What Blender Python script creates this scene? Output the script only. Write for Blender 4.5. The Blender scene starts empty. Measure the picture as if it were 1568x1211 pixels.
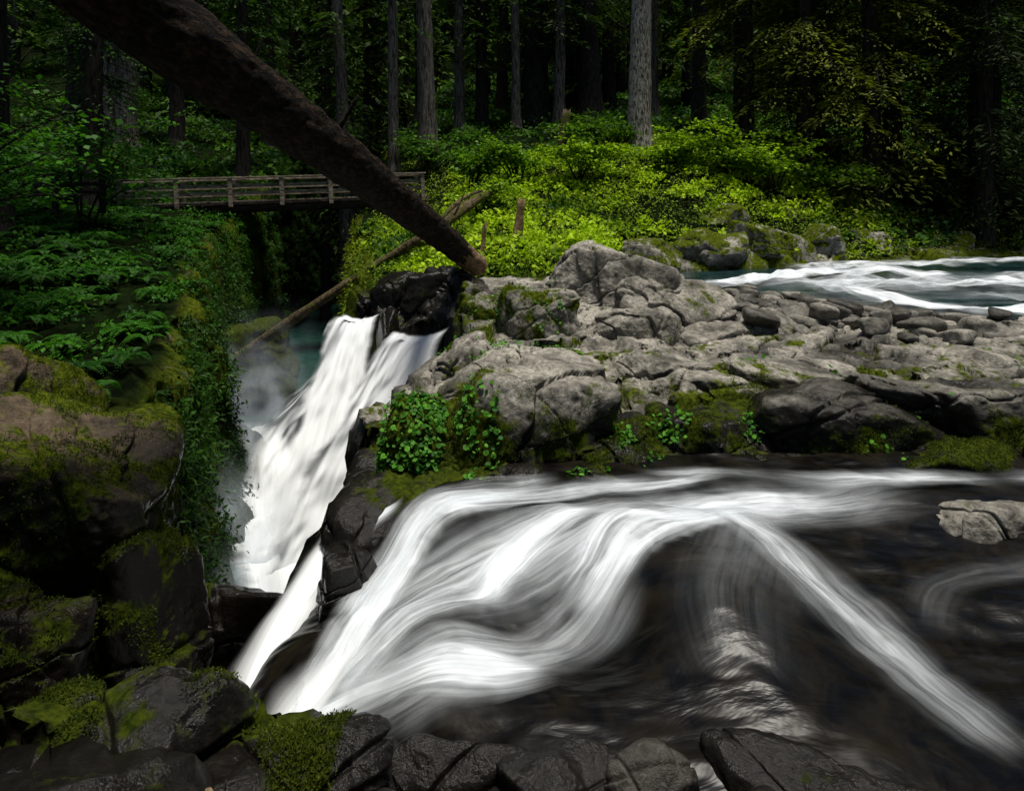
import bpy, bmesh, math, time
import numpy as np
from mathutils import Vector
T0=time.time()
rng=np.random.default_rng(7)
scene=bpy.context.scene
COL=scene.collection
# ------------------------------------------------------------------ noise
def h3(ix,iy,iz,seed=0):
    a=(ix.astype(np.int64)*73856093)^(iy.astype(np.int64)*19349663)^(iz.astype(np.int64)*83492791)^(seed*2654435761)
    a&=0xffffffff
    a^=a>>16; a=(a*0x7feb352d)&0xffffffff; a^=a>>15; a=(a*0x846ca68b)&0xffffffff; a^=a>>16
    return a/4294967295.0
def vnoise(P,seed=0):
    f=np.floor(P); t=P-f; t=t*t*(3-2*t)
    x,y,z=f[:,0].astype(np.int64),f[:,1].astype(np.int64),f[:,2].astype(np.int64)
    r=0
    for dx in (0,1):
        wx=t[:,0] if dx else 1-t[:,0]
        for dy in (0,1):
            wy=t[:,1] if dy else 1-t[:,1]
            for dz in (0,1):
                wz=t[:,2] if dz else 1-t[:,2]
                r=r+wx*wy*wz*h3(x+dx,y+dy,z+dz,seed)
    return r
def fbm(P,octv=4,seed=0,gain=.5):
    a=1.;s=0;r=0
    for o in range(octv):
        r=r+a*(vnoise(P*(2.03**o)+o*17.3,seed+o)-.5); s+=a; a*=gain
    return r/s*2
def vor2(x,y,seed=0):
    ix=np.floor(x).astype(np.int64); iy=np.floor(y).astype(np.int64)
    F1=np.full(x.shape,9.);F2=np.full(x.shape,9.)
    cx=np.zeros_like(x);cy=np.zeros_like(x);ia=np.zeros(x.shape,np.int64);ib=np.zeros(x.shape,np.int64)
    z=np.zeros_like(ix)
    for dx in (-1,0,1):
        for dy in (-1,0,1):
            jx=ix+dx+.5+.8*(h3(ix+dx,iy+dy,z,seed)-.5); jy=iy+dy+.5+.8*(h3(ix+dx,iy+dy,z+1,seed)-.5)
            d=np.hypot(jx-x,jy-y)
            n=d<F1
            F2=np.where(n,F1,np.minimum(F2,d)); F1=np.where(n,d,F1)
            cx=np.where(n,jx,cx);cy=np.where(n,jy,cy);ia=np.where(n,ix+dx,ia);ib=np.where(n,iy+dy,ib)
    return F1,F2,cx,cy,ia,ib
def ss(a,b,x):
    t=np.clip((x-a)/(b-a),0,1); return t*t*(3-2*t)
class RBF:
    def __init__(s,pts,c=.8,lam=.01):
        p=np.array(pts,float); s.p=p[:,:2]; s.c=c; n=len(p)
        A=np.sqrt(((s.p[:,None]-s.p[None])**2).sum(-1)+c*c); A[np.diag_indices(n)]-=lam
        Q=np.c_[np.ones(n),s.p]
        M=np.block([[A,Q],[Q.T,np.zeros((3,3))]])
        w=np.linalg.solve(M,np.r_[p[:,2],0,0,0]); s.w=w[:n]; s.q=w[n:]
    def __call__(s,x,y):
        sh=x.shape; x=x.ravel();y=y.ravel(); o=np.empty(x.size)
        for i in range(0,x.size,40000):
            a=x[i:i+40000];b=y[i:i+40000]
            o[i:i+40000]=np.sqrt((a[:,None]-s.p[:,0])**2+(b[:,None]-s.p[:,1])**2+s.c**2)@s.w+s.q[0]+s.q[1]*a+s.q[2]*b
        return o.reshape(sh)
# ------------------------------------------------------------------ mesh helper
def mk(name,V,F,mats,midx=None,cols=None,smooth=True,uv=None,parent=None,attr='surf'):
    V=np.asarray(V,np.float32); F=np.asarray(F,np.int32)
    me=bpy.data.meshes.new(name)
    k=F.shape[1]
    me.vertices.add(len(V)); me.vertices.foreach_set('co',V.ravel())
    me.loops.add(F.size); me.loops.foreach_set('vertex_index',F.ravel())
    me.polygons.add(len(F)); me.polygons.foreach_set('loop_start',np.arange(0,F.size,k,dtype=np.int32))
    for m in mats: me.materials.append(m)
    if midx is not None: me.polygons.foreach_set('material_index',np.asarray(midx,np.int32))
    me.polygons.foreach_set('use_smooth',np.full(len(F),smooth))
    me.update(calc_edges=True)
    if cols is not None:
        a=me.color_attributes.new(attr,'FLOAT_COLOR','POINT')
        c=np.ones((len(V),4),np.float32); c[:,:cols.shape[1]]=cols; a.data.foreach_set('color',c.ravel())
    if uv is not None:
        l=me.uv_layers.new(name='flow'); l.data.foreach_set('uv',np.asarray(uv,np.float32)[F.ravel()].ravel())
    o=bpy.data.objects.new(name,me); COL.objects.link(o)
    if parent: o.parent=parent
    return o
def vnormals(o):
    a=np.empty(len(o.data.vertices)*3,np.float32); o.data.vertices.foreach_get('normal',a); return a.reshape(-1,3)
def setcol(o,cols,attr='surf'):
    me=o.data; a=me.color_attributes.get(attr) or me.color_attributes.new(attr,'FLOAT_COLOR','POINT')
    c=np.ones((len(me.vertices),4),np.float32); c[:,:cols.shape[1]]=cols; a.data.foreach_set('color',c.ravel())
def gridF(nu,nv):
    i=np.arange(nu-1)[:,None]*nv+np.arange(nv-1)[None]; i=i.ravel()
    return np.c_[i,i+nv,i+nv+1,i+1]
# ------------------------------------------------------------------ materials
class NT:
    def __init__(s,name):
        s.m=bpy.data.materials.new(name); s.m.use_nodes=True; s.t=s.m.node_tree; s.t.nodes.clear()
        s.out=s.n('ShaderNodeOutputMaterial')
    def n(s,ty,ins=None,**kw):
        x=s.t.nodes.new(ty)
        for k,v in kw.items(): setattr(x,k,v)
        if ins:
            for k,v in ins.items():
                sk=x.inputs[k]
                if isinstance(v,bpy.types.NodeSocket): s.t.links.new(v,sk)
                else: sk.default_value=v
        return x
    def math(s,op,a,b=0.,clamp=False):
        return s.n('ShaderNodeMath',{0:a,1:b},operation=op,use_clamp=clamp).outputs[0]
    def mix(s,f,a,b,bt='MIX'):
        x=s.n('ShaderNodeMix',data_type='RGBA',blend_type=bt)
        for k,v in ((0,f),(6,a),(7,b)):
            if isinstance(v,bpy.types.NodeSocket): s.t.links.new(v,x.inputs[k])
            else: x.inputs[k].default_value=(*v,1) if isinstance(v,tuple) else v
        return x.outputs[2]
    def noise(s,vec,scale,detail=4,rough=.55,dist=0.):
        return s.n('ShaderNodeTexNoise',{'Vector':vec,'Scale':scale,'Detail':detail,'Roughness':rough,'Distortion':dist}).outputs[0]
    def mr(s,v,a,b,c=0.,d=1.):
        return s.n('ShaderNodeMapRange',{0:v,1:a,2:b,3:c,4:d}).outputs[0]
def rock_mat(name,lo=(.085,.08,.068),hi=(.44,.42,.37)):
    t=NT(name); co=t.n('ShaderNodeTexCoord').outputs['Object']
    sep=t.n('ShaderNodeSeparateColor',{0:t.n('ShaderNodeAttribute',attribute_name='surf').outputs['Color']})
    moss,wet_shade,veg=sep.outputs[0],sep.outputs[1],sep.outputs[2]
    n1=t.noise(co,1.5,4,.62); n2=t.noise(co,13,4,.72); n3=t.noise(co,3.4,5,.68)
    base=t.mix(t.mr(n1,.34,.60),lo,hi)
    base=t.mix(1.,base,t.mix(t.mr(n2,.33,.66),(.38,.36,.33),(1.15,1.13,1.1)),'MULTIPLY')
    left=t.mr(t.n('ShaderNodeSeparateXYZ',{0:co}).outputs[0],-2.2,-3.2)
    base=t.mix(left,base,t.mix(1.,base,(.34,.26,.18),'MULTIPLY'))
    ms=t.math('MULTIPLY',t.math('SUBTRACT',t.math('ADD',moss,t.math('MULTIPLY',t.math('SUBTRACT',n3,.5),2.1)),.52),4.,True)
    mcol=t.mix(t.mr(n2,.35,.65),(.014,.026,.003),(.11,.135,.011))
    base=t.mix(t.math('MULTIPLY',wet_shade,.965),base,(.004,.0032,.0022))
    base=t.mix(ms,base,t.mix(t.math('MULTIPLY',wet_shade,.55),mcol,(.006,.010,.003)))
    soil=t.mix(t.mr(n3,.4,.6),(.003,.005,.002),(.008,.014,.004))
    base=t.mix(veg,base,soil)
    rough=t.mr(wet_shade,0,1,.82,.20); rough=t.math('MAXIMUM',rough,t.math('MULTIPLY',ms,.9))
    spec=t.math('MULTIPLY',t.math('SUBTRACT',1.,t.math('MAXIMUM',veg,ms)),t.mr(wet_shade,0,1,.35,.22))
    b=t.n('ShaderNodeBump',{'Strength':t.mr(wet_shade,0,1,1.,.5),'Distance':.05,'Height':t.noise(co,15,5,.72)}).outputs[0]
    p=t.n('ShaderNodeBsdfPrincipled',{'Base Color':base,'Roughness':rough,'Normal':b,'Specular IOR Level':spec})
    t.t.links.new(p.outputs[0],t.out.inputs[0]); return t.m
def leaf_mat(name,trans=.35,rough=.55):
    t=NT(name); c=t.n('ShaderNodeAttribute',attribute_name='tint').outputs['Color']
    p=t.n('ShaderNodeBsdfPrincipled',{'Base Color':c,'Roughness':rough,'Specular IOR Level':.15})
    tr=t.n('ShaderNodeBsdfTranslucent',{0:t.mix(1.,c,(1.25,1.3,.6),'MULTIPLY')})
    mx=t.n('ShaderNodeMixShader',{0:trans,1:p.outputs[0],2:tr.outputs[0]})
    t.t.links.new(mx.outputs[0],t.out.inputs[0]); return t.m
def bark_mat(name,a,b,sc=(9,9,1.6),moss=0.,dist=.08,lo=.40,hi=.62):
    t=NT(name); co=t.n('ShaderNodeTexCoord').outputs['Object']
    mp=t.n('ShaderNodeMapping',{0:co,3:sc}).outputs[0]
    n=t.noise(mp,1.,5,.75,.6)
    c=t.mix(t.mr(n,lo,hi),a,b)
    if moss: c=t.mix(t.mr(t.noise(co,1.3,4),.62-moss,.75-moss),c,(.06,.075,.008))
    bp=t.n('ShaderNodeBump',{'Strength':1.,'Distance':dist,'Height':n}).outputs[0]
    p=t.n('ShaderNodeBsdfPrincipled',{'Base Color':c,'Roughness':.85,'Normal':bp,'Specular IOR Level':.12})
    t.t.links.new(p.outputs[0],t.out.inputs[0]); return t.m
def foam_mat(name,col=(.80,.86,.90),fa=7.,fl=.45,contrast=1.,bias=0.,gain=1.15,shade=.62,up=.5,blob=1.6):
    t=NT(name); uv=t.n('ShaderNodeUVMap',uv_map='flow').outputs[0]
    dens=t.n('ShaderNodeSeparateColor',{0:t.n('ShaderNodeAttribute',attribute_name='dens').outputs['Color']}).outputs[0]
    m1=t.n('ShaderNodeMapping',{0:uv,3:(fa,fl,1)}).outputs[0]
    m2=t.n('ShaderNodeMapping',{0:uv,3:(fa*3.2,fl*1.5,1)}).outputs[0]
    m3=t.n('ShaderNodeMapping',{0:uv,3:(fa*.3,fl*blob,1)}).outputs[0]
    n1=t.noise(m1,1.,4,.62,.35); n2=t.noise(m2,1.,3,.6,.3); n3=t.noise(m3,1.,3,.55,.5)
    st=t.math('ADD',t.math('MULTIPLY',n1,.36),t.math('ADD',t.math('MULTIPLY',n2,.24),t.math('MULTIPLY',n3,.40)))
    s=t.math('MULTIPLY',t.math('SUBTRACT',st,.5-bias),contrast*3.)
    al=t.math('MULTIPLY',dens,t.math('ADD',1.0,s))
    al=t.math('MULTIPLY',al,gain,True)
    c=t.mix(t.mr(st,.40,.58),tuple(x*shade for x in col),col)
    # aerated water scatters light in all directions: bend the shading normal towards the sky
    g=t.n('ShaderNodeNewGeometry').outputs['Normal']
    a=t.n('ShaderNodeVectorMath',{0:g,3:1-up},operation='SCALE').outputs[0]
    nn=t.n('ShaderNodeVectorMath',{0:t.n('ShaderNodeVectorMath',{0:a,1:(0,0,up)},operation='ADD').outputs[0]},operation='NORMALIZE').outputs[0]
    p=t.n('ShaderNodeBsdfDiffuse',{0:c,'Normal':nn})
    tl=t.n('ShaderNodeBsdfTranslucent',{0:c}); mm=t.n('ShaderNodeMixShader',{0:.22,1:p.outputs[0],2:tl.outputs[0]})
    tr=t.n('ShaderNodeBsdfTransparent')
    mx=t.n('ShaderNodeMixShader',{0:al,1:tr.outputs[0],2:mm.outputs[0]})
    t.t.links.new(mx.outputs[0],t.out.inputs[0]); return t.m
def water_mat(name,c1,c2,rough=.14,sc=(1.2,5,1),bump=.35,ior=1.33):
    t=NT(name); co=t.n('ShaderNodeTexCoord').outputs['Object']
    mp=t.n('ShaderNodeMapping',{0:co,3:sc}).outputs[0]
    n=t.noise(mp,1.,4,.55,.8); n2=t.noise(co,2.6,6,.65,.6)
    c=t.mix(t.mr(n2,.42,.66),c1,c2)
    bp=t.n('ShaderNodeBump',{'Strength':bump,'Distance':.08,'Height':n}).outputs[0]
    p=t.n('ShaderNodeBsdfPrincipled',{'Base Color':c,'Roughness':rough,'Normal':bp,'IOR':ior})
    t.t.links.new(p.outputs[0],t.out.inputs[0]); return t.m
M_rock=rock_mat('rock')
M_leaf=leaf_mat('leaf'); M_needle=leaf_mat('needles',.3,.7)
M_bark=bark_mat('bark',(.004,.003,.0025),(.050,.042,.033)); M_barkl=bark_mat('bark_grey',(.02,.017,.014),(.18,.16,.14)); M_barkp=bark_mat('bark_pale',(.05,.042,.034),(.46,.42,.36),(12,12,3.),lo=.42,hi=.58)
M_log=bark_mat('log_bark',(.0012,.001,.0008),(.060,.036,.020),(16,4.,16),dist=.14,lo=.46,hi=.62); M_wood=bark_mat('broken_wood',(.10,.06,.03),(.30,.21,.12),(10,1.5,10))
M_mlog=bark_mat('mossy_bark',(.025,.02,.012),(.15,.11,.055),(8,2,8),.12)
M_plank=bark_mat('weathered_plank',(.09,.072,.055),(.34,.285,.215),(1.5,8,8)); M_beam=bark_mat('dark_beam',(.012,.01,.008),(.06,.045,.035),(1.5,8,8))
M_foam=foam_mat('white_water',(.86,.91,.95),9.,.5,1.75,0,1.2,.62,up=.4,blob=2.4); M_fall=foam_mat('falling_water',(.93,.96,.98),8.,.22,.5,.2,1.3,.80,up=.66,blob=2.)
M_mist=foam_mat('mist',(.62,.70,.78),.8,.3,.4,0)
M_stream=water_mat('stream_water',(.0016,.0015,.0014),(.011,.0090,.0055),.32,(1.5,4,1),.25,1.26)
M_river=water_mat('river_water',(.005,.017,.017),(.016,.040,.038),.2,(.5,3,1),.3)
M_pool=water_mat('pool_water',(.006,.030,.024),(.015,.06,.045),.15,(1,2,1),.3)
# ------------------------------------------------------------------ terrain
SP=[(-2.1,7.2,-3.8),(-2.3,5.6,-4.1),(-1.9,4.8,-4.0),(-3.0,5.8,-5.6),(-3,4.6,-5.6),(-1.45,5.2,-3.75),(-1.4,4.6,-3.85),(-1.25,6.3,-3.6),
(-.95,6.8,-3.2),(-.8,6.2,-3.4),(-.5,5.0,-3.38),(-.5,4.55,-3.42),(-.3,4.25,-3.55),(-.2,5.5,-3.5),(0,7,-3.16),(.2,6.2,-3.18),(.1,5.3,-3.55),(.35,4.9,-3.5),(.3,4.4,-3.45),
(.95,5.85,-3.04),(.75,5.45,-3.35),(.8,5.1,-3.48),(.8,4.6,-3.38),(1.6,7.5,-3.10),(1.6,6.5,-3.08),(1.6,5.5,-3.04),(1.65,4.95,-3.05),(1.5,4.3,-3.32),
(2.3,6.3,-3.06),(2.5,5.4,-3.2),(2.7,4.8,-3.36),(3,4.2,-3.45),(3.1,5.8,-3.32),(4,7.5,-3.06),(4,6,-3.28),(4,5,-3.38),(4,4,-3.45),(8,7.4,-3.0),(8,5,-3.3),(12,6,-3.1),(6,3.5,-3.5)]
zs_r=RBF(SP,.2)
def Zs(x,y):
    x=np.asarray(x,float);y=np.asarray(y,float)
    z=zs_r(x,y); P=np.c_[x.ravel()*1.1+y.ravel()*.9,y.ravel()*2.6,np.zeros(x.size)]
    return z+(.08*fbm(P,4,5)).reshape(x.shape)
G=[(0,-12,-1.6),(-10,-12,-1),(12,-12,-1),(0,-3,-1.7),(0,0,-1.75),(-1.5,1,-1.9),(2,1,-2.1),(0,2,-2.4),(-3,2,-2.2),(3,2,-2.7),(6,2,-2.9),
(-2.6,3.2,-3.0),(-1.4,3.4,-3.15),(-1.7,3.85,-3.3),(-.3,3.5,-3.4),(.9,3.5,-3.45),(2,3.4,-3.5),(3.5,3,-3.5),(6,3,-3.5),(10,2,-3.3),
(-4,4.5,-3.0),(-6,4.5,-2.3),(-5,6.5,-2.7),(-8,7,-2.1),(-6.5,9.5,-2.6),(-8,14,-2.0),(-10.2,18,-1.3),(-12.6,26,-.5),(-14,32,.2),(-14,12,-1.2),(-20,20,.6),(-12,5,-1),(-25,10,1.5),(-25,30,2),(-22,40,4),(-20,60,9),(-45,40,9),(-60,20,10),
(-1.5,9,-3.2),(-1.5,11,-2.9),(0,8.6,-3.0),(0,10.5,-2.6),(-.8,11.5,-2.55),(2,8.8,-2.95),(2.5,10.3,-2.6),(4.5,9,-2.95),(5,10.5,-2.65),(7,9.3,-2.8),(7,10.8,-2.55),(9,10.5,-2.6),(13,10,-2.55),(20,9,-2.4),(12,8.1,-2.8),(7,8.1,-3.0),
(.8,12.5,-2.5),(2.5,13,-2.4),(2,15,-1.7),(4.5,13,-2.5),(6,13.2,-2.5),(8.5,12.5,-2.4),(10.5,12.3,-2.35),(-.5,15,-2),(-2.3,16,-2.0),(-2.8,14,-2.6),(-2,12.8,-2.7),(-4.5,19,-1.9),(-4.9,24,-1.4),(0,18.5,-1.8),
(4,23,-1.4),(8,24.5,-1.3),(14,26,-1.4),(22,28,-1.4),(35,29,-1),(-1,22,-1.0),(-3,27,-.2),(3,27,.2),(9,28,.9),(15,29,.6),(20,33,1.0),(-6,29,-.8),(-4.5,33,.6),(2,33,2.6),(7,34,3.6),(15,33,3.2),(25,38,3.5),(-8,38,3.3),(0,42,5.3),(10,44,6.5),(25,48,7),(0,60,11),(-30,60,11),(30,60,12),(45,45,9),(60,30,9),(60,10,6),(0,80,20),(-50,80,22),(50,80,22),(0,110,45),(-90,110,45),(90,110,45),(150,200,60),(-150,200,60),(0,200,60),(-150,0,30),(150,0,30),(30,0,0),(20,-10,-.5),(-30,-10,2)]
g_r=RBF(G,.6)
gY=[3.5,4.5,7,9,12,16,21,30,45,80,200]; gX=[-2.9,-2.9,-3.1,-3.6,-4.3,-5.7,-7.7,-10.2,-12,-12,-12]
gWv=[.3,.35,.6,.8,.9,1.2,1.5,1.7,2,1,1]; gTv=[.5,.5,.6,.9,1.3,1.5,1.5,1.6,2,3,3]
SNX=[-9,-2.2,-1.4,-.34,.9,2,3,5,10,40]; SNY=[4.5,4.5,4.4,4.15,4.0,4.0,3.9,3.5,2.6,1]
SFX=[-9,-1.4,-1,0,1.6,2.6,5,7,12,40]; SFY=[6.9,6.9,6.9,7.0,7.6,7.8,7.6,7.4,7.6,7.6]
RNX=[2,5,6,8,10.9,14,25,60,150]; RNY=[18.5,18,17.5,15.8,13.9,12.6,11,9,9]
RFX=[2,4,8,14,22,40,60,150]; RFY=[21,22.2,23.5,25,27,28,29,29]
def Zriv(x,y): return -2.5+.05*(y-13.5)
def terrain(X,Y):
    P0=np.c_[X.ravel(),Y.ravel(),np.zeros(X.size)]
    h=g_r(X,Y)
    nz=fbm(P0*.9,4,3).reshape(X.shape)
    gx=np.interp(Y,gY,gX);gw=np.interp(Y,gY,gWv);gt=np.interp(Y,gY,gTv)
    d=X-gx
    ad=np.abs(d)+nz*.55*np.clip(gt,0,1.5)
    carve=(1-ss(gw,gw+gt,ad))*ss(3.9,4.6,Y)*(1-ss(70,85,Y))
    a=np.array([-2.05,12.9]);b=np.array([-3.6,11.6]); ab=b-a; tt=np.clip(((X-a[0])*ab[0]+(Y-a[1])*ab[1])/(ab@ab),0,1)
    dn=np.hypot(X-a[0]-tt*ab[0],Y-a[1]-tt*ab[1])+nz*.2
    carve=np.maximum(carve,(1-ss(.75,1.25,dn)))
    farsh=np.where(X<2,np.interp(X,[-9,-4,2],[16,17,18]),np.interp(X,RFX,RFY))
    vegR=ss(0,1.2,Y-farsh-nz*.8)*(d>0); vegL=ss(0,.6,-d-(gw+gt*.7))*ss(7.5,9.5,Y+nz)*(d<0)
    vegB=ss(1,-2,Y)
    veg=np.clip(vegR+vegL+vegB,0,1)
    rock=1-veg
    wx=X+.35*nz; wy=Y+.25*nz
    a=.5; ux=(wx*math.cos(a)+wy*math.sin(a)); uy=(-wx*math.sin(a)+wy*math.cos(a))
    F1,F2,cx,cy,ia,ib=vor2(ux/1.7,uy/.75,11); z0=np.zeros_like(ia)
    crk=(1-ss(.0,.16,F2-F1))
    blk=(h3(ia,ib,z0,3)-.5)*.32+((ux/1.7-cx)*(h3(ia,ib,z0,4)-.4)*.35+(uy/.75-cy)*(h3(ia,ib,z0,5)-.4)*.3)-.27*(1-ss(.0,.09,F2-F1))
    F1,F2,cx,cy,ia,ib=vor2(ux/.62,uy/.35,21); z0=np.zeros_like(ia)
    blk2=(h3(ia,ib,z0,3)-.5)*.10+(ux/.62-cx)*(h3(ia,ib,z0,4)-.5)*.14-.09*(1-ss(.0,.12,F2-F1))
    fine=fbm(P0*5,4,9).reshape(X.shape)*.035
    h=h+rock*(blk+blk2+fine)+veg*(nz*.35+fine*2)*np.where(Y>50,3,1)
    rn=np.interp(X,RNX,RNY); rf=np.interp(X,RFX,RFY)
    m=ss(-.1,.7,Y-rn+nz*.4)*ss(-.1,.7,rf-Y+nz*.4)*ss(2,4,X)
    h=h*(1-m)+np.minimum(h,Zriv(X,Y)-.5)*m
    zs=zs_r(X,Y); sn=np.interp(X,SNX,SNY); sf=np.interp(X,SFX,SFY)
    m=ss(-.15,.25,Y-sn+nz*.12)*ss(-.1,.3,sf-Y+nz*.15)*ss(-3.4,-2.8,X)
    h=h*(1-m)+np.minimum(h,zs-.22+blk2)*m
    h=np.where(carve>0,np.minimum(h,h*(1-carve)+(-7.6+nz*.3)*carve),h)
    return h,veg,carve,d,crk*rock
def surf(P,Nn,extra_moss=0.,extra_wet=0.):
    x,y,z=P[:,0],P[:,1],P[:,2]
    zl=zs_r(x,y)
    n=fbm(P*1.7,3,31)
    instr=(y>1.5)&(y<9.3)&(x>-3)
    wet_shade=np.where(instr,1-ss(.30,.95,z-np.maximum(zl,-3.4)+n*.35),0)
    wet_shade=np.maximum(wet_shade,np.where((y<4.35)&(x>-3),1.,0))
    wet_shade=np.maximum(wet_shade,(1-ss(-4.2,-3.0,z+n*.5))*(x<-1))
    wet_shade=np.maximum(wet_shade,np.exp(-((x+2.4)/1.5)**2-((y-14.6)/2.3)**2)*1.4)
    wet_shade=np.maximum(wet_shade,np.where((y>10)&(x>4),1-ss(.02,.2,z-Zriv(x,y)+n*.1),0)*.9)
    left=(x<-2.6)&(y<9)
    wet_shade=np.maximum(wet_shade,left*(1-ss(-3.2,-1.7,z+n*.6))*.92)
    wet_shade=np.maximum(wet_shade,.94*ss(.40,-.10,Nn[:,2]+n*.2)*(y<10))  # shade on steep and overhanging faces, painted through the wetness channel
    up=ss(.0,.75,Nn[:,2])
    moss=.21+np.where(left,.16+.30*up,0)+np.where((y>18)&(x<30),.65*ss(-.4,.6,Nn[:,2]),0)
    moss=moss+np.where((x<-4)&(y>8),.75,0)+.9*np.exp(-((x+.95)/.85)**2-((y-8)/1.2)**2)
    moss=moss+.46*np.exp(-((z+2.85)/.35)**2)*(y>6)*(y<11)*(Nn[:,2]>-.1)+.66*n
    moss=moss+.3*np.exp(-((x+.3)/1.1)**2-((y-13.4)/1.3)**2)
    moss=moss+np.where((y<4.35)&(x<-1),.32*up,0)-np.where((y<4.35)&(x>-1),.25,0)
    return np.c_[np.clip(moss+extra_moss,0,1),np.clip(wet_shade+extra_wet,0,1),np.zeros(len(P))]
xs=np.unique(np.r_[np.arange(-150,-20,2.6),np.arange(-20,-9,.15),np.arange(-9,9,.055),np.arange(9,25,.15),np.arange(25,151,2.6)])
ys=np.unique(np.r_[np.arange(-30,2,.8),np.arange(2,16,.05),np.arange(16,30,.1),np.arange(30,50,.3),np.arange(50,201,2.5)])
XX,YY=np.meshgrid(xs,ys,indexing='ij')
HH,VEG,CAR,DD,CRK=terrain(XX,YY)
P=np.c_[XX.ravel(),YY.ravel(),HH.ravel()]
gxn,gyn=np.gradient(HH,xs,ys); Nn=np.c_[-gxn.ravel(),-gyn.ravel(),np.ones(HH.size)]; Nn/=np.linalg.norm(Nn,axis=1)[:,None]
steep=ss(.75,.35,Nn[:,2])*(P[:,1]<60)
disp=steep*(fbm(P*np.array([1.3,1.3,.9]),4,41)*.55)
P+=Nn*np.array([1,1,.3])*disp[:,None]
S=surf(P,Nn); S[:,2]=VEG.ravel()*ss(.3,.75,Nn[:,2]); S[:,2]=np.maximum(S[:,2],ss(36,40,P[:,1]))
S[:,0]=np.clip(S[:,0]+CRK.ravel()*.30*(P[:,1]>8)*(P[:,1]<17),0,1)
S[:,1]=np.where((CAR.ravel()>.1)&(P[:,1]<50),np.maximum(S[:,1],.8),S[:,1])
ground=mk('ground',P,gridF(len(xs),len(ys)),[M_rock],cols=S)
print('ground',time.time()-T0)
def gz(x,y):
    i=np.clip(np.searchsorted(xs,x)-1,0,len(xs)-2); j=np.clip(np.searchsorted(ys,y)-1,0,len(ys)-2)
    a=(x-xs[i])/(xs[i+1]-xs[i]); b=(y-ys[j])/(ys[j+1]-ys[j])
    return HH[i,j]*(1-a)*(1-b)+HH[i+1,j]*a*(1-b)+HH[i,j+1]*(1-a)*b+HH[i+1,j+1]*a*b
# ------------------------------------------------------------------ boulders
_ico={}
def ico(sub):
    if sub not in _ico:
        bm=bmesh.new(); bmesh.ops.create_icosphere(bm,subdivisions=sub,radius=1)
        v=np.array([q.co[:] for q in bm.verts]); v/=np.linalg.norm(v,axis=1)[:,None]
        f=np.array([[q.index for q in fc.verts] for fc in bm.faces]); bm.free(); _ico[sub]=(v,f)
    return _ico[sub]
JOINT=np.array([[.80,.52,.28],[-.25,.35,.9],[-.62,.76,.1]]); JOINT/=np.linalg.norm(JOINT,axis=1)[:,None]
def unit_(a): return a/np.linalg.norm(a)
def rockverts(c,r,seed,yaw=0.,sub=6,rough=1.,tilt=0.,p=20,K=14,cracks=5):
    D,F=ico(sub); q=np.random.default_rng(seed)
    n=q.normal(size=(K,3)); n/=np.linalg.norm(n,axis=1)[:,None]; n=np.r_[n,np.eye(3),-np.eye(3)]
    d=np.r_[q.uniform(.62,.98,K),np.full(6,.97)]
    k=np.maximum(D@n.T,0)/d; R=(k**p).sum(1)**(-1/p)
    V=D*R[:,None]*np.array(r)
    ct,st=math.cos(tilt),math.sin(tilt); V=np.c_[V[:,0]*ct+V[:,2]*st,V[:,1],-V[:,0]*st+V[:,2]*ct]
    cy,sy=math.cos(yaw),math.sin(yaw); V=np.c_[V[:,0]*cy-V[:,1]*sy,V[:,0]*sy+V[:,1]*cy,V[:,2]]
    V=V+np.array(c); m=min(r); M=max(r)
    Nd=V-np.array(c); rel=Nd.copy(); Nd/=np.linalg.norm(Nd,axis=1)[:,None]
    o=seed*3.7
    dsp=fbm(V/m*.9+o,3,seed)*.20*m+fbm(V*3.2+o,4,seed+3)*.08*min(1,m*2)+fbm(V*12,3,seed+7)*.018*min(1,m*2)
    warp=fbm(V*1.6+o,3,seed+9)*.13*m
    for j in range(cracks):
        nn=unit_(JOINT[j%3]+q.normal(size=3)*.16); cc=q.uniform(-.65,.65)*M
        dd_=rel@nn-cc+warp*(1+.5*j)
        wdt=.018+.03*q.uniform()*min(1,m)
        if sub<7: wdt*=1.5
        dsp-=(1-ss(0,wdt,np.abs(dd_)))*.085*min(1,m*1.4)*q.uniform(.5,1.2)
        dsp+=ss(-wdt,wdt,dd_)*q.uniform(-.10,.10)*m
    V=V+Nd*(dsp*rough)[:,None]
    return V,F
BOUL=[]
def boulder(c,r,seed,yaw=0.,sub=6,moss=0.,wet_shade=0.,rough=1.,tilt=0.,name='boulder',p=20):
    V,F=rockverts(c,r,seed,yaw,sub,rough,tilt,p)
    o=mk(name,V,F,[M_rock]); Nb=vnormals(o); s=surf(V,Nb,moss,wet_shade); setcol(o,s); BOUL.append((V,Nb,s)); return o
B=boulder
B((2.15,15,-2.0),(1.95,1.5,1.3),1,.1,7,.0); B((3.6,14.3,-2.15),(1.3,1,.85),2,.3,6,.05); B((2.5,12.9,-2.45),(1.15,.8,.62),3,-.2,7)
B((4.4,12.9,-2.6),(1.1,.7,.5),4,.2,6); B((5.5,13.4,-2.5),(.8,.6,.55),54,.2,6); B((.4,13.3,-2.35),(.75,.9,.85),5,.5,6,.2); B((-.6,14.2,-2.3),(.8,.8,.95),6,.2,6,.2)
B((.05,8.75,-3.15),(1.25,1.1,.95),7,.15,7,-.05,0,1.1,.08); B((-1.15,8.25,-3.5),(.65,.85,1.15),8,-.2,7,.35,.0)
B((1.55,8.3,-3.3),(.75,.65,.6),9,.3,7,.1,.1); B((2.75,8.6,-3.2),(1.0,.8,.62),10,-.2,7,.1); B((4.4,8.8,-3.1),(1.25,.9,.62),11,.1,7,.05)
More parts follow.
